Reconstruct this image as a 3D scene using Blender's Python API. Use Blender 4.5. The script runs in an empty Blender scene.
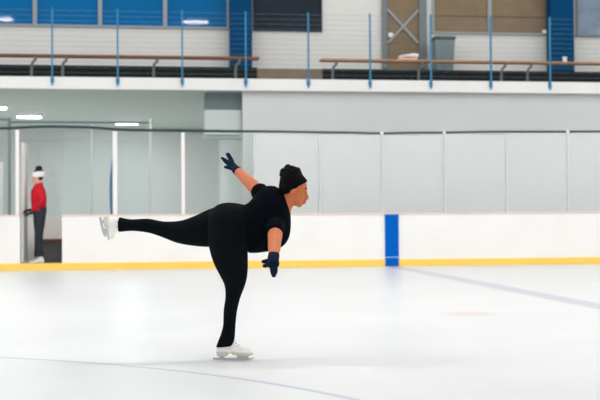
import bpy, bmesh, math, random
from mathutils import Vector, Matrix, noise
random.seed(7)
C = bpy.context.scene.collection
SC = bpy.context.scene

# ------------------------------------------------------------------ camera
CAM_H, YAW, PITCH, ROLL, F = 0.88, 0.130, 0.018, 0.0063, 1100.0
fw = Vector((math.sin(YAW)*math.cos(PITCH), math.cos(YAW)*math.cos(PITCH), math.sin(PITCH)))
r0 = Vector((math.cos(YAW), -math.sin(YAW), 0)); u0 = r0.cross(fw)
RT = r0*math.cos(ROLL) - u0*math.sin(ROLL); UP = u0*math.cos(ROLL) + r0*math.sin(ROLL)
cd = bpy.data.cameras.new('camera'); cam = bpy.data.objects.new('camera', cd); C.objects.link(cam)
m3 = Matrix((RT, UP, -fw)).transposed()
cam.matrix_world = Matrix.Translation((0, 0, CAM_H)) @ m3.to_4x4()
cd.sensor_width = 36.0; cd.lens = F/600*36; cd.clip_start = 0.1; cd.clip_end = 200
cd.dof.use_dof = True; cd.dof.focus_distance = 6.93; cd.dof.aperture_fstop = 3.2
SC.camera = cam

# ------------------------------------------------------------------ world, exposure
w = bpy.data.worlds.new('hall_light'); SC.world = w; w.use_nodes = True
bg = w.node_tree.nodes['Background']
# a bright hall: pale walls all round, a darker roof overhead
_n = w.node_tree.nodes; _l = w.node_tree.links
_tc = _n.new('ShaderNodeTexCoord'); _sp = _n.new('ShaderNodeSeparateXYZ'); _rp = _n.new('ShaderNodeValToRGB')
_l.new(_tc.outputs['Generated'], _sp.inputs[0]); _l.new(_sp.outputs[2], _rp.inputs['Fac']); _l.new(_rp.outputs['Color'], bg.inputs[0])
_rp.color_ramp.elements[0].position = 0.10; _rp.color_ramp.elements[0].color = (1.0, 0.995, 0.985, 1)
_rp.color_ramp.elements[1].position = 0.75; _rp.color_ramp.elements[1].color = (0.60, 0.61, 0.62, 1)
bg.inputs[1].default_value = 1.08
SC.view_settings.view_transform = 'Standard'; SC.view_settings.look = 'None'
SC.view_settings.exposure = 0.25; SC.view_settings.gamma = 1.0
try: SC.cycles.use_denoising = True
except Exception: pass

def area(name, loc, size, sizey, power, col=(1, 1, 1), rot=(0, 0, 0), parent=None):
    l = bpy.data.lights.new(name, 'AREA'); l.shape = 'RECTANGLE'; l.size = size; l.size_y = sizey
    l.energy = power; l.color = col
    o = bpy.data.objects.new(name, l); C.objects.link(o); o.location = loc; o.rotation_euler = rot
    if parent: o.parent = parent
    return o

# ------------------------------------------------------------------ materials
def lin(c):
    c = c/255.0
    return c/12.92 if c <= 0.04045 else ((c+0.055)/1.055)**2.4
def rgb(r, g, b): return (lin(r), lin(g), lin(b), 1)
def mat(name, col, rough=0.5, spec=0.5, metal=0.0, var=0.0, vscale=6.0, bump=0.0, bscale=60.0, emit=0.0):
    m = bpy.data.materials.new(name); m.use_nodes = True; nt = m.node_tree
    b = nt.nodes['Principled BSDF']; c = rgb(*col)
    b.inputs['Base Color'].default_value = c; b.inputs['Roughness'].default_value = rough
    b.inputs['Specular IOR Level'].default_value = spec; b.inputs['Metallic'].default_value = metal
    if emit:
        b.inputs['Emission Color'].default_value = c; b.inputs['Emission Strength'].default_value = emit
    tc = nt.nodes.new('ShaderNodeTexCoord')
    if var:
        n = nt.nodes.new('ShaderNodeTexNoise'); n.inputs['Scale'].default_value = vscale; n.inputs['Detail'].default_value = 4
        nt.links.new(tc.outputs['Object'], n.inputs['Vector'])
        r = nt.nodes.new('ShaderNodeValToRGB')
        r.color_ramp.elements[0].position = 0.3; r.color_ramp.elements[1].position = 0.7
        r.color_ramp.elements[0].color = tuple(x*(1-var) for x in c[:3])+(1,)
        r.color_ramp.elements[1].color = tuple(min(1, x*(1+var)) for x in c[:3])+(1,)
        nt.links.new(n.outputs['Fac'], r.inputs['Fac']); nt.links.new(r.outputs['Color'], b.inputs['Base Color'])
    if bump:
        n = nt.nodes.new('ShaderNodeTexNoise'); n.inputs['Scale'].default_value = bscale
        nt.links.new(tc.outputs['Object'], n.inputs['Vector'])
        bp = nt.nodes.new('ShaderNodeBump'); bp.inputs['Strength'].default_value = bump; bp.inputs['Distance'].default_value = 0.01
        nt.links.new(n.outputs['Fac'], bp.inputs['Height']); nt.links.new(bp.outputs['Normal'], b.inputs['Normal'])
    return m
def glass_mat(name, tint=(0.93, 0.96, 0.955), refl=1.0, haze=0.0):
    m = bpy.data.materials.new(name); m.use_nodes = True; nt = m.node_tree; nt.nodes.clear()
    out = nt.nodes.new('ShaderNodeOutputMaterial'); t = nt.nodes.new('ShaderNodeBsdfTransparent')
    t.inputs[0].default_value = tint+(1,)
    g = nt.nodes.new('ShaderNodeBsdfGlossy'); g.inputs['Roughness'].default_value = 0.03
    fr = nt.nodes.new('ShaderNodeFresnel'); fr.inputs[0].default_value = 1.45
    mu = nt.nodes.new('ShaderNodeMath'); mu.operation = 'MULTIPLY'; mu.inputs[1].default_value = refl
    mx = nt.nodes.new('ShaderNodeMixShader')
    nt.links.new(fr.outputs[0], mu.inputs[0]); nt.links.new(mu.outputs[0], mx.inputs[0])
    base = t
    if haze:                                     # white diffuse mixed in to paint the pane's reflected brightness
        d = nt.nodes.new('ShaderNodeBsdfDiffuse'); d.inputs[0].default_value = (0.85, 0.87, 0.87, 1)
        m2 = nt.nodes.new('ShaderNodeMixShader'); m2.inputs[0].default_value = haze
        nt.links.new(t.outputs[0], m2.inputs[1]); nt.links.new(d.outputs[0], m2.inputs[2]); base = m2
    nt.links.new(base.outputs[0], mx.inputs[1]); nt.links.new(g.outputs[0], mx.inputs[2])
    nt.links.new(mx.outputs[0], out.inputs[0])
    return m

M = dict(
    board=mat('board_white', (238, 236, 233), 0.35, 0.3, var=0.02, vscale=1.5),
    yellow=mat('kick_yellow', (250, 208, 94), 0.4, 0.4, var=0.03, vscale=2),
    cap=mat('cap_rail', (226, 208, 200), 0.5, 0.3),
    blue=mat('stripe_blue', (0, 94, 188), 0.5, 0.04),
    ltseam=mat('pale_seam', (150, 190, 225), 0.5),
    post=mat('post_white', (232, 228, 226), 0.5, 0.4),
    steel=mat('grey_steel', (92, 116, 114), 0.4, 0.5, metal=0.2),
    postgrey=mat('post_grey', (212, 215, 215), 0.5, 0.4),
    edging=mat('dark_edging', (30, 58, 56), 0.5, 0.4),
    clip=mat('pale_clip', (225, 228, 226), 0.5),
    glass=glass_mat('rink_glass', (0.97, 0.98, 0.98), 0.9, 0.40),
    boxglass=glass_mat('box_glass', (0.935, 0.955, 0.952), 0.9, 0.035),
    fascia=mat('fascia_white', (232, 231, 229), 0.6, 0.3, var=0.02, vscale=1),
    soffit=mat('soffit', (214, 219, 216), 0.7, 0.1, var=0.02, vscale=0.8),
    wallgreen=mat('lobby_wall', (200, 202, 201), 0.6, 0.3, var=0.02, vscale=0.6),
    wallgrey=mat('lower_wall', (204, 208, 207), 0.6, 0.3, var=0.02, vscale=0.5),
    wallcream=mat('upper_wall', (221, 220, 216), 0.7, 0.2, var=0.02, vscale=0.8),
    dark=mat('dark_base', (40, 44, 46), 0.8, 0.04, var=0.08, vscale=3),
    brownbase=mat('brown_base', (126, 112, 98), 0.7, 0.2, var=0.12, vscale=4),
    column=mat('column_blue', (0, 66, 108), 0.5, 0.05, var=0.03, vscale=2),
    rail=mat('railing_blue', (58, 128, 166), 0.5, 0.2),
    cable=mat('railing_cable', (128, 136, 142), 0.5, 0.2),
    winblue=mat('pane_blue', (0, 100, 158), 0.03, 0.09, var=0.08, vscale=0.7),
    windark=mat('pane_dark', (26, 38, 50), 0.08, 0.15, var=0.15, vscale=2),
    wingrey=mat('pane_grey', (118, 136, 156), 0.15, 0.5, var=0.25, vscale=2.5),
    blind=mat('brown_blind', (130, 112, 88), 0.6, 0.3, var=0.10, vscale=2.5),
    blindline=mat('brown_blind_seam', (96, 76, 64), 0.7, 0.2),
    frame=mat('window_frame', (150, 156, 160), 0.5, 0.4),
    framedk=mat('window_frame_grey', (112, 122, 124), 0.5, 0.4),
    wood=mat('bench_wood', (176, 132, 98), 0.5, 0.3, var=0.15, vscale=8),
    woodred=mat('bench_wood_dark', (140, 88, 58), 0.5, 0.3, var=0.15, vscale=8),
    benchshade=mat('bench_shade', (118, 116, 114), 0.7, 0.2),
    bracket=mat('bench_bracket', (98, 100, 100), 0.5, 0.4),
    bin=mat('bin_grey', (126, 142, 146), 0.5, 0.3, var=0.08, vscale=5),
    binlid=mat('bin_lid', (70, 86, 86), 0.5, 0.3),
    paper=mat('paper_white', (238, 238, 236), 0.7, 0.2),
    peach=mat('peach_paper', (226, 190, 164), 0.7, 0.2),
    unit=mat('unit_grey', (196, 205, 204), 0.5, 0.4),
    unitdk=mat('unit_dark', (112, 128, 128), 0.6, 0.3),
    concrete=mat('concrete', (104, 104, 104), 0.8, 0.2, var=0.1, vscale=3),
    lampadded=mat('added_lamp_row', (255, 255, 252), 0.5, 0.2, emit=26.0),
    lobbyfloor=mat('lobby_floor', (206, 212, 208), 0.7, 0.2, var=0.04, vscale=2),
    lamp=mat('lamp_tube', (255, 255, 252), 0.5, 0.2, emit=6.0), lamphigh=mat('hall_lamp', (255, 255, 252), 0.5, 0.2, emit=110.0),
    lampbody=mat('lamp_body', (220, 222, 222), 0.5, 0.3),
    banner=mat('banner_blue', (0, 104, 172), 0.7, 0.2, var=0.1, vscale=8),
    bannerdk=mat('banner_foot', (36, 48, 60), 0.7, 0.2),
    skin=mat('skin_brown', (192, 110, 68), 0.5, 0.2, var=0.07, vscale=22),
    skinlight=mat('skin_light', (226, 176, 150), 0.5, 0.35, var=0.05, vscale=22),
    shirt=mat('shirt_black', (7, 11, 16), 0.9, 0.03, bump=0.3, bscale=40),
    legging=mat('legging_black', (10, 16, 20), 0.85, 0.04, bump=0.2, bscale=30),
    glove=mat('glove_navy', (14, 32, 50), 0.85, 0.05, bump=0.3, bscale=120),
    gloveblack=mat('glove_black', (24, 26, 30), 0.8, 0.2),
    hair=mat('hair_black', (14, 12, 13), 0.8, 0.08, bump=0.9, bscale=160),
    band=mat('headband_black', (9, 13, 22), 0.85, 0.05),
    eye=mat('eye_dark', (38, 24, 20), 0.3, 0.4), lips=mat('lips', (142, 74, 62), 0.45, 0.4),
    boot=mat('boot_white', (238, 234, 229), 0.45, 0.4, var=0.04, vscale=18),
    sole=mat('sole_tan', (202, 197, 182), 0.6, 0.3),
    lace=mat('lace_white', (205, 200, 196), 0.7, 0.2),
    blade=mat('blade_steel', (172, 175, 180), 0.3, 0.5, metal=0.5),
    red=mat('jacket_red', (198, 22, 44), 0.7, 0.2, var=0.12, vscale=14, bump=0.4, bscale=25),
    pants=mat('pants_dark', (44, 48, 56), 0.8, 0.2, var=0.12, vscale=12),
    hat=mat('hat_white', (238, 234, 232), 0.9, 0.1, bump=0.6, bscale=90),
    hatdk=mat('hat_dark', (40, 42, 48), 0.9, 0.1, bump=0.6, bscale=90),
    wall2=mat('box_board', (244, 238, 236), 0.5, 0.3),
)

# ------------------------------------------------------------------ mesh helpers
def bx(bm, x0, x1, y0, y1, z0, z1, bev=0.0):
    t = bmesh.new(); bmesh.ops.create_cube(t, size=1)
    bmesh.ops.scale(t, vec=(x1-x0, y1-y0, z1-z0), verts=t.verts)
    if bev: bmesh.ops.bevel(t, geom=t.edges[:], offset=bev, segments=2, affect='EDGES', profile=0.6)
    bmesh.ops.translate(t, vec=((x0+x1)/2, (y0+y1)/2, (z0+z1)/2), verts=t.verts)
    join(bm, t)
def join(bm, t):
    me = bpy.data.meshes.new('tmp'); t.to_mesh(me); t.free(); bm.from_mesh(me); bpy.data.meshes.remove(me)
def rings(bm, rs):
    vs = [[bm.verts.new(p) for p in r] for r in rs]; n = len(vs[0])
    for a, b in zip(vs, vs[1:]):
        for i in range(n):
            bm.faces.new((a[i], a[(i+1) % n], b[(i+1) % n], b[i]))
    bm.faces.new(vs[0][::-1]); bm.faces.new(vs[-1])
def cr(a, b, c, d, t):
    return 0.5*((2*b)+(c-a)*t+(2*a-5*b+4*c-d)*t*t+(3*b-a-3*c+d)*t*t*t)
def smooth_list(L, k):
    """Catmull-Rom through a list of equal-length tuples of numbers / vectors."""
    if k <= 1: return L
    out = []
    for i in range(len(L)-1):
        a, b, c, d = L[max(i-1, 0)], L[i], L[i+1], L[min(i+2, len(L)-1)]
        for j in range(k): out.append(tuple(cr(a[q], b[q], c[q], d[q], j/k) for q in range(len(b))))
    out.append(L[-1]); return out
def loft(bm, stations, n=24, k=4):
    """stations: (centre, half-axis vector 1, half-axis vector 2)"""
    rs = []
    for c, a, b in smooth_list(stations, k):
        rs.append([c + a*math.cos(2*math.pi*i/n) + b*math.sin(2*math.pi*i/n) for i in range(n)])
    rings(bm, rs)
def tube(bm, pts, rad, n=12, k=4, flat=1.0, up=None):
    P = smooth_list([(Vector(p), float(r)) for p, r in zip(pts, rad)], k)
    prev = None; rs = []
    for i, (p, r) in enumerate(P):
        t = (P[min(i+1, len(P)-1)][0]-P[max(i-1, 0)][0]).normalized()
        if prev is None:
            h = up or (Vector((0, 0, 1)) if abs(t.z) < 0.9 else Vector((1, 0, 0)))
            prev = (h - t*h.dot(t)).normalized()
        else: prev = (prev - t*prev.dot(t)).normalized()
        s = t.cross(prev)
        rs.append([p + prev*r*flat*math.cos(2*math.pi*j/n) + s*r*math.sin(2*math.pi*j/n) for j in range(n)])
    rings(bm, rs)
def ball(bm, c, a, b, d, seg=20):
    t = bmesh.new(); bmesh.ops.create_uvsphere(t, u_segments=seg, v_segments=seg*2//3, radius=1)
    m = Matrix((a, b, d)).transposed().to_4x4(); m.translation = c
    bmesh.ops.transform(t, matrix=m, verts=t.verts); join(bm, t)
def capball(bm, c, r): ball(bm, Vector(c), Vector((r, 0, 0)), Vector((0, r, 0)), Vector((0, 0, r)), 14)

BASE = {}
def root_loc(o):
    while o.parent: o = o.parent
    return BASE.get(o.name, Vector((0, 0, 0)))
def tag(o, label=None, cat=None, group=None, kind=None):
    if label: o['label'] = label
    if cat: o['category'] = cat
    if group: o['group'] = group
    if kind: o['kind'] = kind
    return o
def thing(name, loc, label, cat, group=None, kind=None):
    o = bpy.data.objects.new(name, None); C.objects.link(o); o.location = loc; o.empty_display_size = 0.1
    BASE[o.name] = Vector(loc); return tag(o, label, cat, group, kind)
def obj(name, bm, m, parent=None, loc=None, smooth=False):
    L = root_loc(parent) if parent else Vector(loc or (0, 0, 0))
    bmesh.ops.recalc_face_normals(bm, faces=bm.faces[:])
    bmesh.ops.translate(bm, vec=-L, verts=bm.verts[:])
    me = bpy.data.meshes.new(name); bm.to_mesh(me); bm.free(); me.materials.append(m)
    if smooth:
        for p in me.polygons: p.use_smooth = True
    o = bpy.data.objects.new(name, me); C.objects.link(o)
    if parent: o.parent = parent
    else: o.location = L; BASE[o.name] = L
    return o
def skinned(name, bm, m, parent=None, loc=None, voxel=0.008, it=4, puff=0.0):
    """Fuse overlapping closed shapes into one continuous smooth surface."""
    o = obj(name, bm, m, parent, loc)
    r = o.modifiers.new('fuse', 'REMESH'); r.mode = 'VOXEL'; r.voxel_size = voxel; r.use_smooth_shade = True
    if it:
        s = o.modifiers.new('relax', 'SMOOTH'); s.factor = 0.5; s.iterations = it
    bpy.context.view_layer.update()
    me = bpy.data.meshes.new_from_object(o.evaluated_get(bpy.context.evaluated_depsgraph_get()))
    o.modifiers.clear(); old = o.data; o.data = me; bpy.data.meshes.remove(old)
    if not me.materials: me.materials.append(m)
    for p in me.polygons: p.use_smooth = True
    if puff:
        for v in me.vertices:
            k = noise.noise(v.co*42)*0.6+noise.noise(v.co*95)*0.4
            v.co += v.normal*puff*k
    return o
def box_obj(name, dims, m, parent=None, loc=None, bev=0.0):
    b = bmesh.new(); bx(b, *dims, bev); return obj(name, b, m, parent, loc)
def struct(name, dims, m, bev=0.0):
    return tag(box_obj(name, dims, m, None, None, bev), kind='structure')

# ------------------------------------------------------------------ the ice (markings frozen into the sheet)
D = 20.2
def ice_material():
    m = bpy.data.materials.new('ice'); m.use_nodes = True; nt = m.node_tree; N = nt.nodes; Lk = nt.links
    b = N['Principled BSDF']; geo = N.new('ShaderNodeNewGeometry'); sep = N.new('ShaderNodeSeparateXYZ')
    Lk.new(geo.outputs['Position'], sep.inputs[0])
    def mth(op, a, bb=None, clamp=False):
        n = N.new('ShaderNodeMath'); n.operation = op; n.use_clamp = clamp
        for i, v in enumerate((a, bb)):
            if v is None: continue
            if isinstance(v, (int, float)): n.inputs[i].default_value = v
            else: Lk.new(v, n.inputs[i])
        return n.outputs[0]
    def rad(cx, cy):
        return mth('SQRT', mth('ADD', mth('POWER', mth('ABSOLUTE', mth('SUBTRACT', sep.outputs[0], cx)), 2.0),
                               mth('POWER', mth('ABSOLUTE', mth('SUBTRACT', sep.outputs[1], cy)), 2.0)))
    def band(v, c, half, soft):   # 1 inside, 0 outside
        return mth('SUBTRACT', 1.0, mth('DIVIDE', mth('SUBTRACT', mth('ABSOLUTE', mth('SUBTRACT', v, c)), half-soft), 2*soft, True))
    line = band(sep.outputs[0], 4.37, 0.15, 0.03)
    ring = band(rad(-3.15, 3.3), 4.575, 0.022, 0.012)
    spot = mth('SUBTRACT', 1.0, mth('DIVIDE', mth('SUBTRACT', rad(2.88, 9.92), 0.12), 0.2, True))
    tc = N.new('ShaderNodeTexCoord')
    n1 = N.new('ShaderNodeTexNoise'); n1.inputs['Scale'].default_value = 0.9; n1.inputs['Detail'].default_value = 6
    Lk.new(tc.outputs['Object'], n1.inputs['Vector'])
    rp = N.new('ShaderNodeValToRGB'); rp.color_ramp.elements[0].position = 0.3; rp.color_ramp.elements[1].position = 0.72
    rp.color_ramp.elements[0].color = (0.70, 0.702, 0.70, 1); rp.color_ramp.elements[1].color = (0.775, 0.775, 0.77, 1)
    Lk.new(n1.outputs['Fac'], rp.inputs['Fac'])
    mp = N.new('ShaderNodeMapping'); mp.inputs['Rotation'].default_value = (0, 0, 0.5); mp.inputs['Scale'].default_value = (1, 9, 1)
    Lk.new(tc.outputs['Object'], mp.inputs['Vector'])
    n2 = N.new('ShaderNodeTexNoise'); n2.inputs['Scale'].default_value = 4; n2.inputs['Detail'].default_value = 8; n2.inputs['Roughness'].default_value = 0.7
    Lk.new(mp.outputs[0], n2.inputs['Vector'])
    scr = mth('MULTIPLY', mth('GREATER_THAN', n2.outputs['Fac'], 0.63), 0.18)
    col = rp.outputs['Color']
    def over(fac, c):
        nonlocal col
        x = N.new('ShaderNodeMix'); x.data_type = 'RGBA'
        if isinstance(fac, (int, float)): x.inputs[0].default_value = fac
        else: Lk.new(fac, x.inputs[0])
        Lk.new(col, x.inputs[6]); x.inputs[7].default_value = c; col = x.outputs[2]
    over(scr, (0.82, 0.82, 0.82, 1))
    over(mth('MULTIPLY', line, 0.72), rgb(180, 186, 198))
    over(mth('MULTIPLY', ring, 0.6), rgb(150, 160, 192))
    over(mth('MULTIPLY', spot, 0.55), rgb(216, 188, 190))
    Lk.new(col, b.inputs['Base Color'])
    rr = mth('ADD', mth('MULTIPLY', n1.outputs['Fac'], 0.2), 0.22); Lk.new(rr, b.inputs['Roughness'])
    b.inputs['Specular IOR Level'].default_value = 0.22
    bp = N.new('ShaderNodeBump'); bp.inputs['Strength'].default_value = 0.08; bp.inputs['Distance'].default_value = 0.01
    Lk.new(n2.outputs['Fac'], bp.inputs['Height']); Lk.new(bp.outputs['Normal'], b.inputs['Normal'])
    return m
struct('floor', (-16, 22, -10, D+0.10, -0.15, 0), ice_material())
struct('floor_walkway', (-16, 22, D+0.1005, 22.0, -0.15, 0.07), M['concrete'])
struct('floor_lobby', (-16, 22, 22.0005, 34, -0.15, 0.07), M['lobbyfloor'])  # separate pale floor added to bounce light onto the soffit

# ------------------------------------------------------------------ hall behind the boards
ZS, ZT, YB = 3.48, 3.72, 22.1
struct('wall_lower', (1.738, 18, YB+0.05, 31.5, 0.071, ZS), M['wallgrey'])
struct('wall_lobby', (-14, 1.737, 31.0, 31.2, 0.071, ZS), M['wallgreen'])
struct('floor_balcony', (-14, 18, YB+0.02, 31.2, ZS+0.001, ZT-0.02), M['soffit'])
t = struct('trim_1', (-14, 18, YB-0.12, YB+0.019, ZS, ZT), M['fascia'], 0.008)
YW = 25.0
struct('wall_back', (-14, 18, YW, YW+0.2, ZT-0.019, 9.0), M['wallcream'])
# dark face of the raised platform that the windows, columns and bin stand on
YP, ZP = 23.9, 4.215
struct('baseboard_left', (-14, 2.20, YP, YW-0.001, ZT-0.019, ZP), M['dark'])
struct('baseboard_middle', (2.2005, 3.64, YP, YW-0.001, ZT-0.019, ZP-0.02), M['brownbase'])
struct('baseboard_right', (3.6405, 18, YP, YW-0.001, ZT-0.019, ZP-0.01), M['dark'])
for i, (x0, x1) in enumerate(((1.652, 2.15), (9.13, 9.69))):
    o = struct('column' if i == 0 else 'column.001', (x0, x1, YW-0.45, YW-0.13, ZP+0.001, 9.0), M['column'], 0.01)

def window(n, x0, x1, z0, z1, mull, pane, frm, extra=None, seams=()):
    t = thing('window_%d' % n, (x0, YW, z0), None, None, kind='structure')
    b = bmesh.new(); f = 0.05
    bx(b, x0, x1, YW-0.06, YW-0.002, z0, z0+f); bx(b, x0, x1, YW-0.06, YW-0.002, z1-f, z1)
    bx(b, x0, x0+f, YW-0.06, YW-0.002, z0+f, z1-f); bx(b, x1-f, x1, YW-0.06, YW-0.002, z0+f, z1-f)
    obj('window_frame', b, frm, t)
    xs = [x0+f]+list(mull)+[x1-f]
    for a, c in zip(xs, xs[1:]):
        box_obj('pane', (a+0.001, c-0.001, YW-0.03, YW-0.004, z0+f+0.001, z1-f-0.001), pane, t)
    for x in mull: box_obj('mullion', (x-0.045, x+0.045, YW-0.075, YW-0.031, z0+f+0.001, z1-f-0.001), frm, t)
    for z in seams: box_obj('blind_seam', (x0+f, x1-f, YW-0.034, YW-0.0301, z-0.012, z+0.012), M['blindline'], t)
    return t
window(1, -6.4, 1.66, 5.22, 8.2, (-5.5, -4.1, -2.66, -1.23, 0.215), M['winblue'], M['frame'])
window(2, 2.21, 3.80, 5.20, 8.2, (), M['windark'], M['windark'], seams=())
window(3, 6.40, 9.24, 5.20, 8.2, (7.78,), M['blind'], M['frame'], seams=(5.62,))
window(4, 9.90, 13.2, 5.18, 8.2, (11.6,), M['wingrey'], M['framedk'])
# glazed doorway with a crossed brace
d1 = thing('door_1', (5.22, YW, 4.38), None, None, kind='structure')
box_obj('door_leaf', (5.24, 6.22, YW-0.03, YW-0.003, 4.38, 8.2), M['blind'], d1)
b = bmesh.new(); bx(b, 5.20, 5.32, YW-0.09, YW-0.032, 4.38, 8.2); bx(b, 6.08, 6.26, YW-0.09, YW-0.032, 4.38, 8.2)
obj('door_frame', b, M['framedk'], d1)
def strut(bm, a, c, w_, y0, y1):
    a, c = Vector(a), Vector(c); dr = (c-a).normalized(); n_ = Vector((-dr.z, 0, dr.x))*w_/2
    lo = [a+n_, c+n_, c-n_, a-n_]
    rings(bm, [[Vector((p.x, y0, p.z)) for p in lo], [Vector((p.x, y1, p.z)) for p in lo]])
b = bmesh.new(); strut(b, (5.34, 0, 5.74), (6.06, 0, 4.97), 0.055, YW-0.075, YW-0.034); obj('brace', b, M['frame'], d1)
b = bmesh.new(); strut(b, (6.06, 0, 5.74), (5.34, 0, 4.97), 0.055, YW-0.09, YW-0.0755); obj('brace', b, M['frame'], d1)
b = bmesh.new(); bx(b, 5.35, 5.46, YW-0.07, YW-0.0305, 5.10, 5.20, 0.006)
obj('reflection_patch', b, M['paper'], d1)  # white patch painted in place of a reflection on the door
tag(box_obj('wall_plate', (9.05, 9.17, YW-0.115, YW-0.076, 5.24, 5.32), M['paper'], None, (9.11, YW-0.1, 5.24), 0.006),
    'small white plate at lower right of the brown window', 'plate')
tag(box_obj('notice', (9.40, 9.50, YW-0.462, YW-0.451, 4.49, 4.64), M['paper'], None, (9.45, YW-0.46, 4.49)),
    'small white paper notice on the right blue column', 'notice')

# ------------------------------------------------------------------ balcony railing
rl = thing('balcony_railing', (0, YB-0.15, 3.6), 'blue railing posts with thin horizontal cables along the balcony edge', 'railing')
for k in range(-5, 10):
    x = 0.524+1.268*k
    b = bmesh.new(); bx(b, x-0.016, x+0.016, YB-0.17, YB-0.121, 3.55, 5.07, 0.006); bx(b, x-0.035, x+0.035, YB-0.132, YB-0.1205, 3.60, 3.70)
    obj('post', b, M['rail'], rl)
for i in range(13):
    z = 3.80+0.102*i; b = bmesh.new()
    tube(b, [(-6.5, YB-0.145, z), (12.5, YB-0.145, z)], [0.0019]*2, 6, 1); obj('cable', b, M['cable'], rl)

# ------------------------------------------------------------------ balcony benches and things up there
def bench(x0, x1, legs, label, wood, yc=23.3, zt=4.335, dz=0.0):
    t = thing('bench', ((x0+x1)/2, yc, ZT-0.02), label, 'bench', 'wooden benches on the balcony')
    b = bmesh.new(); bx(b, x0, x1, yc-0.17, yc+0.17, zt-0.036, zt, 0.008); obj('seat', b, wood, t)
    for x in legs:
        b = bmesh.new()
        tube(b, [(x, yc-0.12, zt-0.036), (x, yc-0.13, zt-0.12), (x-0.07, yc-0.10, zt-0.22), (x-0.07, yc-0.10, ZT-0.0195)], [0.035, 0.03, 0.028, 0.032], 8, 3)
        obj('leg', b, M['bracket'], t)
bench(-6.0, 2.18, (-4.6, -2.47, -1.84, 0.03, 1.75), 'long brown bench ending at the left blue column', M['woodred'])
bench(3.50, 13.0, (3.83, 5.71, 7.56, 8.15, 10.4), 'long tan bench running in front of the braced doorway', M['wood'], zt=4.318)

t = thing('trash_bin', (6.49, 24.3, ZP-0.01), 'grey wheeled bin with dark lid behind the tan bench', 'bin')
b = bmesh.new()
rings(b, [[Vector((6.49+sx*wd, 24.38+sy*dd, z)) for sx, sy in ((-1, -1), (1, -1), (1, 1), (-1, 1))] for wd, dd, z in ((0.19, 0.2, ZP-0.0095), (0.225, 0.24, 4.94))])
for q in range(5): bx(b, 6.33+q*0.08-0.012, 6.33+q*0.08+0.012, 24.125, 24.19, 4.3, 4.90)
obj('body', b, M['bin'], t)
b = bmesh.new(); bx(b, 6.245, 6.735, 24.11, 24.64, 4.945, 5.01, 0.02); bx(b, 6.26, 6.72, 24.08, 24.1095, 4.94, 4.99, 0.008); obj('lid', b, M['binlid'], t)

# things lying on the tan bench
b = bmesh.new(); o0 = Vector((5.42, 23.3, 4.318))
bx(b, 5.20, 5.62, 23.2, 23.42, 4.3185, 4.365, 0.01)
tag(obj('folded_cloth', b, M['peach'], None, (5.42, 23.3, 4.3185)), 'folded peach cloth lying on the tan bench', 'cloth')
b = bmesh.new()
for (dx, dz, a, c) in ((-.16, 0.0, .07, .03), (-.04, .02, .10, .035), (.09, .025, .11, .05), (.17, .02, .06, .045)):
    ball(b, Vector((5.44+dx, 23.3, 4.40+dz)), Vector((a, 0, .01)), Vector((0, .10, 0)), Vector((0, 0, c)), 12)
tag(skinned('crumpled_bag', b, M['paper'], None, (5.44, 23.3, 4.366), 0.012, 2, 0.015), 'crumpled white bag resting on the folded peach cloth', 'bag')

# ------------------------------------------------------------------ lamps
def strip_light(x0, x1, y, z, label, power, group):
    t = thing('ceiling_light', ((x0+x1)/2, y, z), label, 'light', group)
    b = bmesh.new(); bx(b, x0, x1, y-0.13, y+0.13, z-0.05, z-0.0005, 0.01); obj('housing', b, M['lampbody'], t)
    b = bmesh.new(); bx(b, x0+0.02, x1-0.02, y-0.11, y+0.11, z-0.085, z-0.0505, 0.012); obj('diffuser', b, M['lamp'], t)
    area('lamp_glow', (0, 0, -0.095), x1-x0, 0.22, power, (0.985, 1, 0.995), (0, 0, 0), t)
G1 = 'strip lights under the balcony'
strip_light(-1.06, -0.45, 29.0, ZS, 'short white strip light above the white post nearest the banner', 48, G1)
strip_light(-3.35, -2.75, 27.3, ZS, 'white strip light seen above the open gate', 48, G1)
strip_light(-4.3, -3.30, 25.2, ZS, 'white strip light at the far left under the balcony', 36, G1)
G2 = 'rows of lights over the rink'
for x0, x1, y, wh in ((-6.6, -5.12, 9.2, 'reflected at the left edge of the blue windows'), (1.0, 1.96, 9.3, 'reflected in the blue windows near the blue column'), (8.2, 9.6, 9.3, 'added unseen on the right side'),  # right lamp is added out of view to balance the light
                      (-5.0, -3.6, 16.0, 'left end of the added far row'), (2.6, 4.0, 16.0, 'middle of the added far row'), (10.2, 11.6, 16.0, 'right end of the added far row')):  # far row added out of view to brighten far ice and boards
    t = thing('hanging_light', ((x0+x1)/2, y, 8.2), 'long white lamp high over the ice, ' + wh, 'light', G2)
    b = bmesh.new(); bx(b, x0, x1, y-0.28, y+0.28, 8.22, 8.34, 0.02)
    obj('housing', b, M['lampbody'], t)
    b = bmesh.new(); bx(b, x0+0.03, x1-0.03, y-0.25, y+0.25, 8.19, 8.2195, 0.01); obj('diffuser', b, M['lamphigh'] if y < 12 else M['lampadded'], t)
    for x in (x0+0.2, x1-0.2):
        b = bmesh.new(); tube(b, [(x, y, 8.341), (x, y, 8.95)], [0.01, 0.01], 6, 1); obj('hanger', b, M['steel'], t)
    area('lamp_glow', (0, 0, -0.03), x1-x0, 0.5, 5, (1, 0.99, 0.97), (0, 0, 0), t)

# ------------------------------------------------------------------ unit hanging under the balcony
t = thing('ventilation_unit', (1.33, 22.6, 2.4), 'pale grey box unit with dark top under the balcony edge', 'ventilation unit')
b = bmesh.new(); bx(b, 0.98, 1.737, 22.35, 22.95, 2.55, 3.13, 0.03); obj('housing', b, M['unit'], t)
b = bmesh.new(); bx(b, 1.0, 1.737, 22.40, 22.95, 3.131, ZS-0.001, 0.01); obj('duct', b, M['unitdk'], t)
b = bmesh.new(); bx(b, 1.0, 1.68, 22.34, 22.3495, 2.58, 2.62); obj('vent_slot', b, M['steel'], t)

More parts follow.
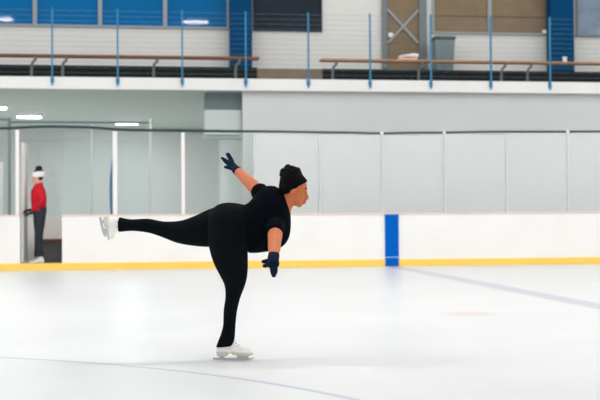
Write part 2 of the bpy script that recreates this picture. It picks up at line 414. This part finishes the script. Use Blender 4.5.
# ------------------------------------------------------------------ rink boards
ZBT = 1.0
def board(x0, x1, label, stripe=None):
    t = thing('rink_board', ((x0+x1)/2, D, 0), label, 'rink board', 'white boards along the ice')
    segs = [(x0, x1)] if not stripe else [(x0, stripe[0]), (stripe[1], x1)]
    b = bmesh.new(); bx(b, x0, x1, D+0.012, D+0.09, 0, ZBT-0.03); obj('panel', b, M['board'], t)
    for a, c in segs:
        b = bmesh.new(); bx(b, a+.0005, c-.0005, D-0.012, D+0.0115, 0.002, 0.128, 0.004); obj('kick_plate', b, M['yellow'], t)
    b = bmesh.new(); bx(b, x0, x1, D-0.005, D+0.10, ZBT-0.0295, ZBT, 0.006); obj('cap_rail', b, M['cap'], t)
    if stripe:
        b = bmesh.new(); bx(b, stripe[0], stripe[1], D-0.0125, D+0.0115, 0.002, ZBT-0.03)
        obj('stripe', b, M['blue'], t)
        b = bmesh.new(); bx(b, stripe[0], stripe[1], D-0.0145, D-0.0126, 0.162, 0.178); obj('seam', b, M['ltseam'], t)
board(-6.5, -2.425, 'white rink board with yellow kick plate left of the open gate')
board(-1.684, 13.5, 'long white rink board with yellow kick plate and a blue stripe', (4.24, 4.50))
# sill under the gateway
b = bmesh.new(); bx(b, -2.4245, -1.6845, D-0.012, D+0.10, 0.001, 0.128, 0.004)
tag(obj('threshold', b, M['yellow'], None, (-2.05, D, 0)), 'yellow sill across the bottom of the open gateway', 'sill')
# gate, swung inwards and seen almost edge-on
t = thing('rink_gate', (-2.42, 20.3, 0.07), 'tall white gate standing open beside the person in red', 'gate')
b = bmesh.new(); bx(b, -2.42, -2.378, 20.31, 21.0, 0.16, 1.0, 0.006); obj('lower_panel', b, M['postgrey'], t)
b = bmesh.new(); bx(b, -2.44, -2.372, 20.45, 21.0, 1.0005, 2.33, 0.02); obj('upper_panel', b, M['post'], t)
b = bmesh.new(); bx(b, -2.4245, -2.4205, 20.305, 20.36, 0.2, 0.98); obj('hinge', b, M['edging'], t)

# glass panels, their posts, the edging strip
PX = [-3.7, -2.47, -0.74, 0.49, 1.80, 3.02, 4.20, 5.40, 6.61, 7.83, 9.05]
TOP = {-3.7: 2.555, -2.47: 2.56, -0.74: 2.54, 0.49: 2.525, 1.80: 2.515, 3.02: 2.505, 4.20: 2.492, 5.40: 2.512, 6.61: 2.53, 7.83: 2.54, 9.05: 2.545}
pl = ['left of the open gate', None, 'between the two thick white posts', 'behind the raised leg, right of the second thick white post',
      'behind the skater\'s head', 'just left of the blue stripe', 'just above and right of the blue stripe',
      'second to the right of the blue stripe', 'third to the right of the blue stripe', 'at the right edge of the photo']
posts = [(-2.47, .032, 'white', 'thick white post beside the open gate'), (-0.74, .040, 'white', 'thick white post beside the blue furled banner'),
         (0.49, .032, 'white', 'thick white post above the raised leg'), (1.80, .012, 'g', 'thin pale post next to the raised hand'),
         (3.02, .011, 'g', 'thin pale post just right of the skater\'s face'), (4.20, .011, 'g', 'thin pale post directly above the blue stripe'),
         (5.40, .011, 'g', 'thin pale post, first right of the blue stripe'), (6.61, .011, 'g', 'thin pale post, second right of the blue stripe'),
         (7.83, .011, 'g', 'thin pale post, third right of the blue stripe')]
HW = {p_[0]: p_[1] for p_ in posts}
for i in range(len(PX)-1):
    a, c = PX[i]+HW.get(PX[i], .02)+.006, PX[i+1]-HW.get(PX[i+1], .02)-.006
    if pl[i] is None: a, lab = -1.66, 'narrow clear rink glass panel just right of the open gateway'
    else: lab = 'clear rink glass panel ' + pl[i]
    zt = min(TOP[PX[i]], TOP[PX[i+1]])-0.036
    if PX[i] < 0: zt -= 0.0
    b = bmesh.new(); bx(b, a, c, D+0.035, D+0.049, ZBT+0.0005, zt)
    tag(obj('rink_glass', b, M['glass'] if PX[i] > 1.5 else M['boxglass'], None, ((a+c)/2, D+0.04, ZBT)), lab, 'glass panel', 'clear glass panels on the boards')
for x, hw, k, lab in posts:
    zt = TOP.get(x, 2.56)-0.033
    b = bmesh.new(); bx(b, x-hw, x+hw, D+0.01, D+0.075, ZBT+0.0005, zt, 0.005)
    tag(obj('glass_post', b, M['post'] if k == 'white' else M['postgrey'], None, (x, D+0.04, ZBT)), lab, 'post', 'posts holding the rink glass')
t = thing('edging_strip', (3, D+0.042, 2.5), 'dark wavy edging strip running along the top of the rink glass', 'edging')
pts = [(-3.72, 2.55), (-2.75, 2.555), (-2.05, 2.590), (-1.55, 2.588), (-1.15, 2.578), (-0.6, 2.541), (-0.1, 2.533), (0.49, 2.528), (1.26, 2.521), (2.2, 2.518), (3.02, 2.508), (3.7, 2.502), (4.2, 2.492), (4.8, 2.506),
       (5.4, 2.512), (6.2, 2.53), (7.0, 2.535), (7.83, 2.54), (9.05, 2.548), (11.5, 2.55)]
b = bmesh.new(); tube(b, [(x, D+0.042, z) for x, z in pts], [0.024 if x < 1.5 else 0.020 for x, z in pts], 8, 5); obj('strip', b, M['edging'], t)
for x in (4.2, 5.4, 7.83):
    z = TOP[x]; b = bmesh.new(); bx(b, x-0.03, x+0.03, D+0.012, D+0.07, z-0.035, z+0.03, 0.006); obj('clip', b, M['clip'], t)

# players' box behind the gate: board, glass screen, bench
t = thing('box_screen', (-1.6, 21.95, 0.07), 'tall glass screen with grey top rail closing the box behind the boards', 'glass screen')
b = bmesh.new(); bx(b, -6.0, -0.09, 21.92, 21.98, 0.0705, 0.95); obj('back_board', b, M['wall2'], t)
for a, c in ((-6.0, -2.86), (-2.80, -1.27), (-1.24, -0.135)):
    b = bmesh.new(); bx(b, a, c, 21.945, 21.957, 0.9505, 2.80); obj('glass', b, M['boxglass'], t)
b = bmesh.new(); bx(b, -2.86, -0.07, 21.93, 21.97, 2.80, 2.84, 0.006); obj('top_rail', b, M['steel'], t)
b = bmesh.new(); bx(b, -6.0, -2.861, 21.93, 21.97, 2.85, 2.89, 0.006); obj('top_rail', b, M['steel'], t)
for x, hw, m in ((-2.83, .028, 'steel'), (-1.255, .014, 'postgrey'), (-0.11, .022, 'postgrey')):
    b = bmesh.new(); bx(b, x-hw, x+hw, 21.922, 21.978, 0.9505, 2.799 if hw < .02 else 2.90, 0.004); obj('post', b, M[m], t)
tag(box_obj('slim_post', (-2.98, -2.90, 21.60, 21.66, 0.0705, 2.02), M['post'], None, (-2.94, 21.63, 0.07), 0.01), 'slim white upright at the far left behind the glass', 'post')
t = thing('box_bench', (-1.6, 21.6, 0.07), 'brown edged bench inside the box behind the person in red', 'bench')
b = bmesh.new(); bx(b, -2.3, 0.0, 21.45, 21.90, 0.50, 0.54, 0.006); obj('seat', b, M['woodred'], t)
b = bmesh.new(); bx(b, -2.3, 0.0, 21.50, 21.56, 0.0705, 0.4995); obj('shade_panel', b, M['benchshade'], t)  # grey panel painted as the shade below the seat
t = thing('furled_banner', (-0.755, 20.75, 0.07), 'narrow blue furled banner standing behind the glass by a thick white post', 'banner')
b = bmesh.new(); S = []
for z, hw in ((0.98, .05), (1.2, .055), (1.5, .048), (1.75, .036), (1.95, .018), (2.06, .006)):
    S.append((Vector((-0.795+0.02*math.sin(z*3), 20.75, z)), Vector((hw, 0, 0)), Vector((0, hw*0.8, 0))))
loft(b, S, 14, 4); obj('cloth', b, M['banner'], t, smooth=True)
b = bmesh.new(); tube(b, [(-0.795, 20.75, 0.0705), (-0.795, 20.75, 0.98)], [0.045, 0.05], 12, 1); obj('foot', b, M['bannerdk'], t)

# ------------------------------------------------------------------ people
DEPTH = Vector((math.sin(YAW), math.cos(YAW), 0)); SIDE = Vector((math.cos(YAW), -math.sin(YAW), 0)); ZUP = Vector((0, 0, 1))
class Sketch:
    """measures a figure in its own plane: u right, v down, d metres farther away"""
    def __init__(s, t0): s.t0 = t0
    def at(s, u, v, d=0.0):
        return Vector((0, 0, CAM_H)) + (fw + RT*((u-300)/F) - UP*((v-200)/F))*(s.t0+d)
    def st(s, u1, v1, u2, v2, d, b, shrink=0.0, tw=0.0):
        p, q = s.at(u1, v1, d-tw), s.at(u2, v2, d+tw); h = (p-q)/2; L = h.length
        return ((p+q)/2, h*((L-shrink)/L), (DEPTH - h*(DEPTH.dot(h)/(L*L))).normalized()*(b-shrink))

def skate(parent, org, toe, up, sc, name='figure_skate'):
    """boot with its sole, laces and blade; org = middle of the blade edge"""
    toe = toe.normalized(); side = up.cross(toe).normalized(); up = toe.cross(side).normalized()
    def P(x, y, z): return org + (toe*x + side*y + up*z)*sc
    b = bmesh.new()
    loft(b, [(P(x, 0, z), up*rz*sc, side*ry*sc) for x, z, rz, ry in
             ((-.106, .085, .018, .014), (-.095, .085, .034, .026), (-.05, .092, .046, .034), (0, .088, .044, .036), (.05, .076, .034, .041), (.10, .067, .025, .042), (.14, .062, .019, .034), (.158, .059, .008, .014))], 20, 4)
    loft(b, [(P(x, 0, z), toe*rx*sc, side*ry*sc) for x, z, rx, ry in
             ((-.03, .07, .066, .036), (-.036, .12, .060, .040), (-.042, .155, .046, .041), (-.042, .175, .042, .040))], 20, 4)
    boot = skinned(name, b, M['boot'], parent, None, 0.006*max(sc, .8), 3)
    def prism(bm, poly, hw):
        rings(bm, [[P(x, -hw, z) for x, z in poly], [P(x, hw, z) for x, z in poly]])
    b = bmesh.new(); prism(b, [(.015, .040), (.15, .036), (.158, .046), (.10, .052), (.015, .052)], .034)
    prism(b, [(-.098, .030), (-.035, .030), (-.022, .055), (-.104, .058)], .026); obj('sole', b, M['sole'], boot)
    b = bmesh.new()
    prism(b, [(-.135, .0), (-.05, -.001), (.06, -.001), (.13, .003), (.162, .012), (.17, .026), (.15, .018), (-.135, .014)], .0035)
    prism(b, [(-.085, .014), (-.055, .014), (-.042, .030), (-.092, .030)], .004)
    prism(b, [(.05, .014), (.12, .014), (.135, .037), (.035, .040)], .004)
    prism(b, [(-.098, .0265), (-.035, .0265), (-.035, .0305), (-.098, .0305)], .022)
    obj('blade', b, M['blade'], boot)
    b = bmesh.new()
    for x, z, wd in ((.052, .109, .024), (.034, .121, .022), (.022, .135, .02), (.010, .152, .02)):
        tube(b, [P(x-.006, -wd, z-.006), P(x+.004, 0, z+.003), P(x-.006, wd, z-.006)], [.0035*sc]*3, 6, 3)
    obj('laces', b, M['lace'], boot, smooth=True)
    return boot

def head_shapes(bm, hc, Fv, Uv, Sv, s=1.0):
    def P(x, y, z): return hc + (Fv*x + Sv*y + Uv*z)*s
    def E(x, y, z, a, b_, c): ball(bm, P(x, y, z), Fv*a*s, Sv*b_*s, Uv*c*s)
    E(-.006, 0, .026, .094, .073, .082); E(.03, 0, -.04, .056, .054, .064); E(.060, 0, -.088, .021, .023, .018)
    E(.012, 0, -.062, .055, .050, .034); E(.072, 0, .018, .018, .05, .013)
    for y in (-1, 1):
        E(.055, y*.032, -.03, .026, .024, .024); E(-.006, y*.072, -.012, .018, .008, .030); E(.096, y*.011, -.037, .010, .009, .008)
        E(.074, y*.031, .0005, .0135, .017, .009)
    tube(bm, [P(.078, 0, .016), P(.092, 0, -.012), P(.103, 0, -.032), P(.088, 0, -.044)], [.009*s, .010*s, .012*s, .010*s], 10, 3)
    E(.089, 0, -.059, .012, .022, .0075); E(.086, 0, -.071, .012, .020, .0085)
def face_parts(parent, hc, Fv, Uv, Sv, s=1.0, brow=M['hair']):
    def P(x, y, z): return hc + (Fv*x + Sv*y + Uv*z)*s
    for y in (-1, 1):
        b = bmesh.new(); ball(b, P(.078, y*.031, .0), Fv*.0115*s, Sv*.013*s, Uv*.0062*s, 12); obj('eye', b, M['eye'], parent, smooth=True)
        b = bmesh.new(); tube(b, [P(.0845, y*.016, .020), P(.083, y*.032, .0245), P(.071, y*.05, .021)], [.0035*s]*3, 6, 3); obj('eyebrow', b, brow, parent, smooth=True)
    b = bmesh.new()
    ball(b, P(.0925, 0, -.059), Fv*.0105*s, Sv*.021*s, Uv*.0058*s, 12); ball(b, P(.0895, 0, -.071), Fv*.0105*s, Sv*.019*s, Uv*.0068*s, 12)
    obj('lips', b, M['lips'], parent, smooth=True)

# ================================================= the skater
K = Sketch(6.927); A = K.at
FOOT = A(232, 360.3, 0)
FOOT = Vector((FOOT.x, FOOT.y, 0))
stand = [(214, 212, 240, 212, .05, .10), (209.5, 218, 247, 218, .02, .122), (208, 226, 249, 226, .00, .125), (208, 240, 248.5, 243, .0, .125), (210, 252, 248, 254, .0, .118), (214, 264, 248, 267, .0, .102), (219.5, 275, 247, 278, 0, .085),
         (224.3, 285, 244.5, 287, 0, .068), (225.3, 297, 240, 299, 0, .056), (223.5, 311, 236.8, 313, 0, .052), (223, 325, 235.6, 326, 0, .046),
         (220.5, 335, 235, 335.5, 0, .047), (218, 341, 234.2, 341, 0, .052), (215.8, 347.3, 233.3, 345.5, 0, .056)]
free = [(226, 203.5, 226, 246, .15, .120), (208, 209.5, 207.5, 247, .16, .120), (194, 216, 191.5, 245.6, .16, .102), (180, 220.6, 177, 243, .155, .080), (164, 221.4, 161.5, 237, .15, .062),
        (148, 218.6, 148, 232.8, .14, .055), (131, 219.2, 132, 231, .13, .044), (119.0, 216.8, 118.4, 232.2, .12, .050)]
hips = [(209, 213, 210, 238, .08, .12), (217, 205, 218, 245, .07, .172), (227, 202.5, 230, 247, .065, .188), (237, 203.2, 242, 249, .07, .175), (247, 205, 253, 251.5, .085, .145)]
torso = [(243.2, 205, 248.3, 253, .085, .158, .0), (248.5, 202.6, 257, 253, .085, .158, -.02), (254.5, 196.5, 267, 251.5, .08, .158, -.04), (261, 189, 276, 249.5, .08, .16, -.05),
         (268, 186.6, 284, 244.5, .08, .155, -.06), (275, 187, 289, 236, .08, .135, -.06), (280.5, 190.3, 290.6, 224, .08, .105, -.05), (284, 194.5, 290.2, 212, .08, .068, -.02)]
nsho, nelb, nwri = A(276, 225, -.06), A(274.6, 241.5, -.28), A(273.6, 257, -.47)
fsho, felb, fwri = A(263, 195.5, .20), A(249.3, 182.3, .36), A(236.8, 170.3, .53)
hc = A(293.4, 189.8, .08); hh = A(293.3, 188.6, .08)
pt, yw = math.radians(13), math.radians(4)
Fv = (SIDE*math.cos(yw)+DEPTH*math.sin(yw))*math.cos(pt) - ZUP*math.sin(pt)
Sv = (DEPTH*math.cos(yw)-SIDE*math.sin(yw)).normalized(); Uv = Fv.cross(Sv).normalized()
if Uv.z < 0: Uv = -Uv

def far_hand(bm, g):
    loft(bm, [(p, a, c) for p, a, c in (
        (A(237.6, 171, .515), (A(239.2, 169, .515)-A(236, 173, .515))/2*(1+g*40*.6), DEPTH*(.024+g)),
        (A(234.6, 168, .56), (A(237, 165.2, .56)-A(231.8, 170.6, .56))/2, DEPTH*(.018+g)),
        (A(231.2, 164.4, .62), (A(234, 161.8, .62)-A(228.6, 167, .62))/2, DEPTH*(.015+g)),
        (A(230.2, 163, .64), (A(232.2, 161, .64)-A(228.2, 165.4, .64))/2, DEPTH*(.011+g)))], 16, 4)
    for pts, r in (([(233, 165, .60), (232.0, 160.2, .635), (230.0, 156.8, .655), (228.6, 154.2, .665)], .0088), ([(231.6, 165, .61), (230.3, 160, .65), (228.5, 156.4, .68), (227.0, 154, .70)], .0088),
                   ([(231, 166, .61), (228, 162.3, .66), (225.2, 160, .685), (222.2, 158.2, .70)], .0084), ([(231, 167.5, .60), (227.6, 164, .645), (225.4, 161.9, .66), (223.6, 160.2, .67)], .0076),
                   ([(235.5, 169.5, .55), (231.5, 168.6, .565), (228.3, 167.6, .575), (225.4, 167, .585)], .0095)):
        q = [A(*p) for p in pts]; rr = [r*1.15+g, r+g, r*.95+g, r*.8+g]
        tube(bm, q, rr, 10, 4); capball(bm, q[-1], rr[-1])
def near_hand(bm, g):
    loft(bm, [(p, a, c) for p, a, c in (
        (A(273.7, 255.6, -.44), SIDE*(.0275+g), (DEPTH*.5+ZUP).normalized()*(.024+g)),
        (A(273, 260, -.50), SIDE*(.034+g), (DEPTH*.7+ZUP*.5).normalized()*(.020+g)),
        (A(272.6, 264.2, -.535), SIDE*(.039+g), (DEPTH*.8+ZUP*.3).normalized()*(.016+g)),
        (A(272.8, 267, -.55), SIDE*(.030+g), (DEPTH*.8+ZUP*.3).normalized()*(.011+g)))], 16, 4)
    for pts, r in (([(271, 263, -.53), (267.8, 264.8, -.56), (265.8, 265.6, -.575), (264.2, 265.8, -.585)], .0095),
                   ([(272, 264, -.53), (271.8, 269, -.555), (272.4, 272.8, -.565), (273.4, 275.8, -.57)], .0088),
                   ([(273.2, 264, -.525), (274, 269, -.55), (274.2, 272.8, -.555), (274.4, 275.8, -.555)], .0086),
                   ([(275, 264, -.52), (276, 268, -.54), (276, 270.8, -.545), (275.8, 273, -.545)], .0076),
                   ([(272, 258.5, -.49), (268.6, 260.6, -.51), (265.6, 261.4, -.52), (263.4, 261.6, -.53)], .0105)):
        q = [A(*p) for p in pts]; rr = [r*1.15+g, r+g, r*.95+g, r*.8+g]
        tube(bm, q, rr, 10, 4); capball(bm, q[-1], rr[-1])

ST = lambda rows, sh: [K.st(r[0], r[1], r[2], r[3], r[4], r[5], sh, r[6] if len(r) > 6 else 0) for r in rows]
b = bmesh.new()
loft(b, ST(stand, .010)); loft(b, ST(free, .010)); loft(b, ST(hips, .012)); loft(b, ST(torso, .014))
loft(b, [K.st(282, 197, 290.5, 216, .08, .062), K.st(283.5, 192.5, 292, 208.5, .08, .056), K.st(285.5, 188, 295, 204, .08, .054), K.st(289, 183, 298, 199, .08, .05)])
tube(b, [nsho, A(275.3, 233, -.17), nelb, A(274.2, 249, -.375), nwri, A(273.3, 259, -.49)], [.05, .047, .041, .037, .029, .027], 18)
tube(b, [fsho, A(256.3, 189.3, .28), felb, A(243.2, 176.4, .445), fwri, A(235.2, 168.8, .55)], [.044, .045, .041, .036, .027, .026], 18)
near_hand(b, -.002); far_hand(b, -.002)
head_shapes(b, hc, Fv, Uv, Sv, .95)
# feet inside the boots
td = (SIDE - DEPTH*.22).normalized()
tube(b, [A(225, 338), FOOT+ZUP*.13-td*.042, FOOT+ZUP*.085-td*.03, FOOT+ZUP*.075+td*.04, FOOT+ZUP*.066+td*.09], [.030, .024, .020, .017, .012], 14)
tube(b, [A(124, 225, .12), A(119, 225, .125), A(117, 225, .13)], [.030, .020, .012], 14)
person = skinned('person', b, M['skin'], None, FOOT, 0.0052, 3)
tag(person, 'figure skater in black gliding on one leg with arms spread', 'person')
face_parts(person, hc, Fv, Uv, Sv, .95)
b = bmesh.new(); loft(b, ST(stand, 0)); loft(b, ST(free, 0)); loft(b, ST(hips, 0))
skinned('leggings', b, M['legging'], person, None, 0.0075, 3)
b = bmesh.new(); loft(b, ST(torso, 0))
tube(b, [nsho, A(275.4, 228, -.11), A(275, 233.6, -.19)], [.056, .057, .055], 20)
tube(b, [fsho, A(261.4, 194.0, .225), A(258.8, 191.2, .26)], [.058, .060, .058], 20)
capball(b, A(260.2, 192.6, .24), .062)
skinned('shirt', b, M['shirt'], person, None, 0.0075, 3)
for nm, fn in (('near', near_hand), ('far', far_hand)):
    b = bmesh.new(); fn(b, .0032)
    if nm == 'near': tube(b, [A(273.8, 255.4, -.44), A(273.4, 258.6, -.48), A(273, 261.5, -.51), A(272.8, 265, -.54)], [.0345, .0345, .034, .030], 16)
    else: tube(b, [A(238.6, 172, .505), A(236.8, 170.3, .53), A(235.2, 168.8, .55)], [.031, .031, .029], 16)
    skinned('glove', b, M['glove'], person, None, 0.0035, 1)
# hair: cap, puff and headband
def H(x, y, z): return hh + Fv*x + Sv*y + Uv*z
b = bmesh.new()
ball(b, H(-.008, 0, .052), Fv*.076, Sv*.078, Uv*.060); ball(b, H(-.018, 0, .036), Fv*.080, Sv*.080, Uv*.084); ball(b, H(-.040, 0, .0), Fv*.054, Sv*.070, Uv*.056)
pc = A(290.6, 175.8, .08)
ball(b, pc, SIDE*.062, DEPTH*.075, ZUP*.062); ball(b, A(288.6, 170.8, .08), SIDE*.036, DEPTH*.055, ZUP*.040); ball(b, A(294, 171.6, .09), SIDE*.032, DEPTH*.05, ZUP*.034); ball(b, A(288.2, 178, .05), SIDE*.042, DEPTH*.06, ZUP*.05)
for i in range(26):
    a_, e_ = random.uniform(0, 6.28), random.uniform(.1, 1.3)
    dv = SIDE*math.cos(a_)*math.cos(e_)+DEPTH*math.sin(a_)*math.cos(e_)+ZUP*math.sin(e_)
    ball(b, pc+Vector((dv.x*.062, dv.y*.066, dv.z*.062)), SIDE*.016, DEPTH*.016, ZUP*.016, 8)
skinned('hair', b, M['hair'], person, None, 0.005, 1, 0.007)
b = bmesh.new(); R = []
bn = (Uv*.76 - Fv*.65).normalized(); bf = (Fv - bn*Fv.dot(bn)).normalized()   # tilted: high on the brow, low at the nape
bc = H(-.006, 0, .020)
for o_, g in ((-.021, .0), (-.018, .006), (0, .008), (.018, .006), (.021, .0)):
    R.append((bc+bn*o_, bf*(.0895+g-(o_+.021)*.22), Sv*(.0775+g-(o_+.021)*.15)))
loft(b, R, 32, 2); obj('headband', b, M['band'], person, smooth=True)
# skates
skate(person, FOOT + SIDE*(-.004), SIDE*1.0 - DEPTH*.22, ZUP, .89)
tv = (-ZUP*.44 - SIDE*.07 + DEPTH*.89); uv = SIDE*1.0 - ZUP*.03
skate(person, A(101.0, 226.0, .168), tv, (uv - tv.normalized()*uv.dot(tv.normalized())), .93)

# ================================================= the person in red, standing in the gateway
K2 = Sketch(20.08); B = K2.at
f2 = B(38.5, 262, 0); ZF = 0.071
f2 = Vector((f2.x, f2.y, ZF))
legn = [(32.8, 207, 46.4, 207, -.07, .10), (33.2, 217, 45.6, 217, -.08, .10), (34.0, 228, 44, 228, -.09, .085), (35.2, 237, 43.0, 237, -.09, .07), (35.8, 246, 43, 246, -.09, .06), (35.4, 256.5, 43.6, 256.5, -.09, .062)]
legf = [(34, 207, 46.6, 207, .07, .10), (34.2, 217, 45.8, 217, .08, .10), (34.8, 228, 44.2, 228, .09, .085), (34.4, 237, 42, 237, .09, .07), (34.6, 246, 41.6, 246, .09, .06), (34.0, 256.5, 42.0, 256.5, .09, .062)]
jack = [(32.2, 211, 46.7, 211, 0, .185), (31.6, 205, 46.2, 205, 0, .175), (31.0, 198, 46.4, 198, 0, .175), (31.4, 191, 45.4, 191, 0, .19), (33.4, 187, 43.2, 186, 0, .13), (34.8, 184.4, 42.6, 182.2, 0, .075)]
S2 = lambda rows, sh: [K2.st(*r, sh) for r in rows]
h2 = B(38.0, 177.3, 0); F2 = -SIDE*math.cos(.1) - DEPTH*math.sin(.1) - ZUP*.08; F2.normalize()
L2 = (DEPTH*math.cos(.1) - SIDE*math.sin(.1)).normalized(); U2 = F2.cross(L2).normalized()
if U2.z < 0: U2 = -U2
arms = {-1: [B(39.6, 190, -.18), B(42.0, 200.5, -.22), B(35.4, 207.4, -.17), B(32.0, 209.8, -.14)], 1: [B(38.6, 190, .18), B(41.5, 200.5, .24), B(37.5, 208.5, .19), B(34.5, 212.5, .15)]}
def hand2(bm, s, g):
    w_ = arms[s][3]; fwd = (-SIDE - ZUP*.2).normalized(); sd = DEPTH
    tube(bm, [w_+SIDE*.03, w_+fwd*.03, w_+fwd*.085], [.030+g, .036+g, .034+g], 12, 3, 0.6, ZUP)
    for i in range(4):
        o_ = sd*(-.027+.018*i); ln = (.062, .072, .068, .052)[i]
        tube(bm, [w_+fwd*.07+o_, w_+fwd*(.09+ln*.4)+o_*1.1, w_+fwd*(.09+ln*.8)+o_*1.1-ZUP*.018, w_+fwd*(.09+ln*.9)+o_*1.1-ZUP*.035], [.010+g, .0095+g, .009+g, .0075+g], 8, 3)
    tube(bm, [w_+fwd*.02-sd*s*-.02, w_+fwd*.05-sd*s*-.048, w_+fwd*.085-sd*s*-.052], [.013+g, .011+g, .009+g], 8, 3)
b = bmesh.new(); loft(b, S2(legn, .012)); loft(b, S2(legf, .012)); loft(b, S2(jack, .016))
loft(b, [K2.st(34.6, 187, 41.4, 187, 0, .05), K2.st(35.4, 181, 41, 180.5, 0, .05)])
for s in (-1, 1): tube(b, arms[s], [.052, .042, .034, .027], 14); hand2(b, s, -.002)
for s, u in ((-.09, 0), (.09, -1.6)):
    q = B(38.4+u, 262, s); q.z = ZF
    tube(b, [B(39.5+u, 247, s), q+ZUP*.2+SIDE*.045, q+ZUP*.10+SIDE*.03, q+ZUP*.08-SIDE*.06], [.034, .028, .024, .014], 12)
head_shapes(b, h2, F2, U2, L2)
p2 = skinned('person', b, M['skinlight'], None, f2, 0.009, 2)
tag(p2, 'person in red jacket and white hat standing in the open gateway', 'person')
face_parts(p2, h2, F2, U2, L2)
b = bmesh.new(); loft(b, S2(legn, 0)); loft(b, S2(legf, 0)); skinned('pants', b, M['pants'], p2, None, 0.011, 2)
b = bmesh.new(); loft(b, S2(jack, 0))
for s in (-1, 1): tube(b, arms[s], [.068, .056, .046, .038], 16)
skinned('jacket', b, M['red'], p2, None, 0.011, 2)
for s in (-1, 1):
    b = bmesh.new(); hand2(b, s, .008); skinned('glove', b, M['gloveblack'], p2, None, 0.006, 1)
def H2(x, y, z): return h2 + F2*x + L2*y + U2*z
b = bmesh.new(); ball(b, H2(-.03, 0, .0), F2*.062, L2*.074, U2*.062); skinned('hair', b, M['hair'], p2, None, 0.009, 1, .006)
b = bmesh.new()
loft(b, [(H2(-.008, 0, .0), F2*.106, L2*.088), (H2(-.010, 0, .012), F2*.118, L2*.098), (H2(-.014, 0, .07), F2*.120, L2*.098), (H2(-.016, 0, .105), F2*.104, L2*.086)][0:], 24, 4)
hat = skinned('knit_hat', b, M['hat'], p2, None, 0.009, 2)
b = bmesh.new(); ball(b, H2(-.018, 0, .095), F2*.100, L2*.082, U2*.056); skinned('crown', b, M['hatdk'], hat, None, .008, 1)
b = bmesh.new(); ball(b, H2(-.03, 0, .165), F2*.062, L2*.06, U2*.045); skinned('pompom', b, M['hatdk'], hat, None, .007, 0, .012)
for s, u in ((-.09, 0), (.09, -1.6)):
    q = B(38.4+u, 262, s); skate(p2, Vector((q.x, q.y, ZF)), -SIDE - DEPTH*.1, ZUP, .98)
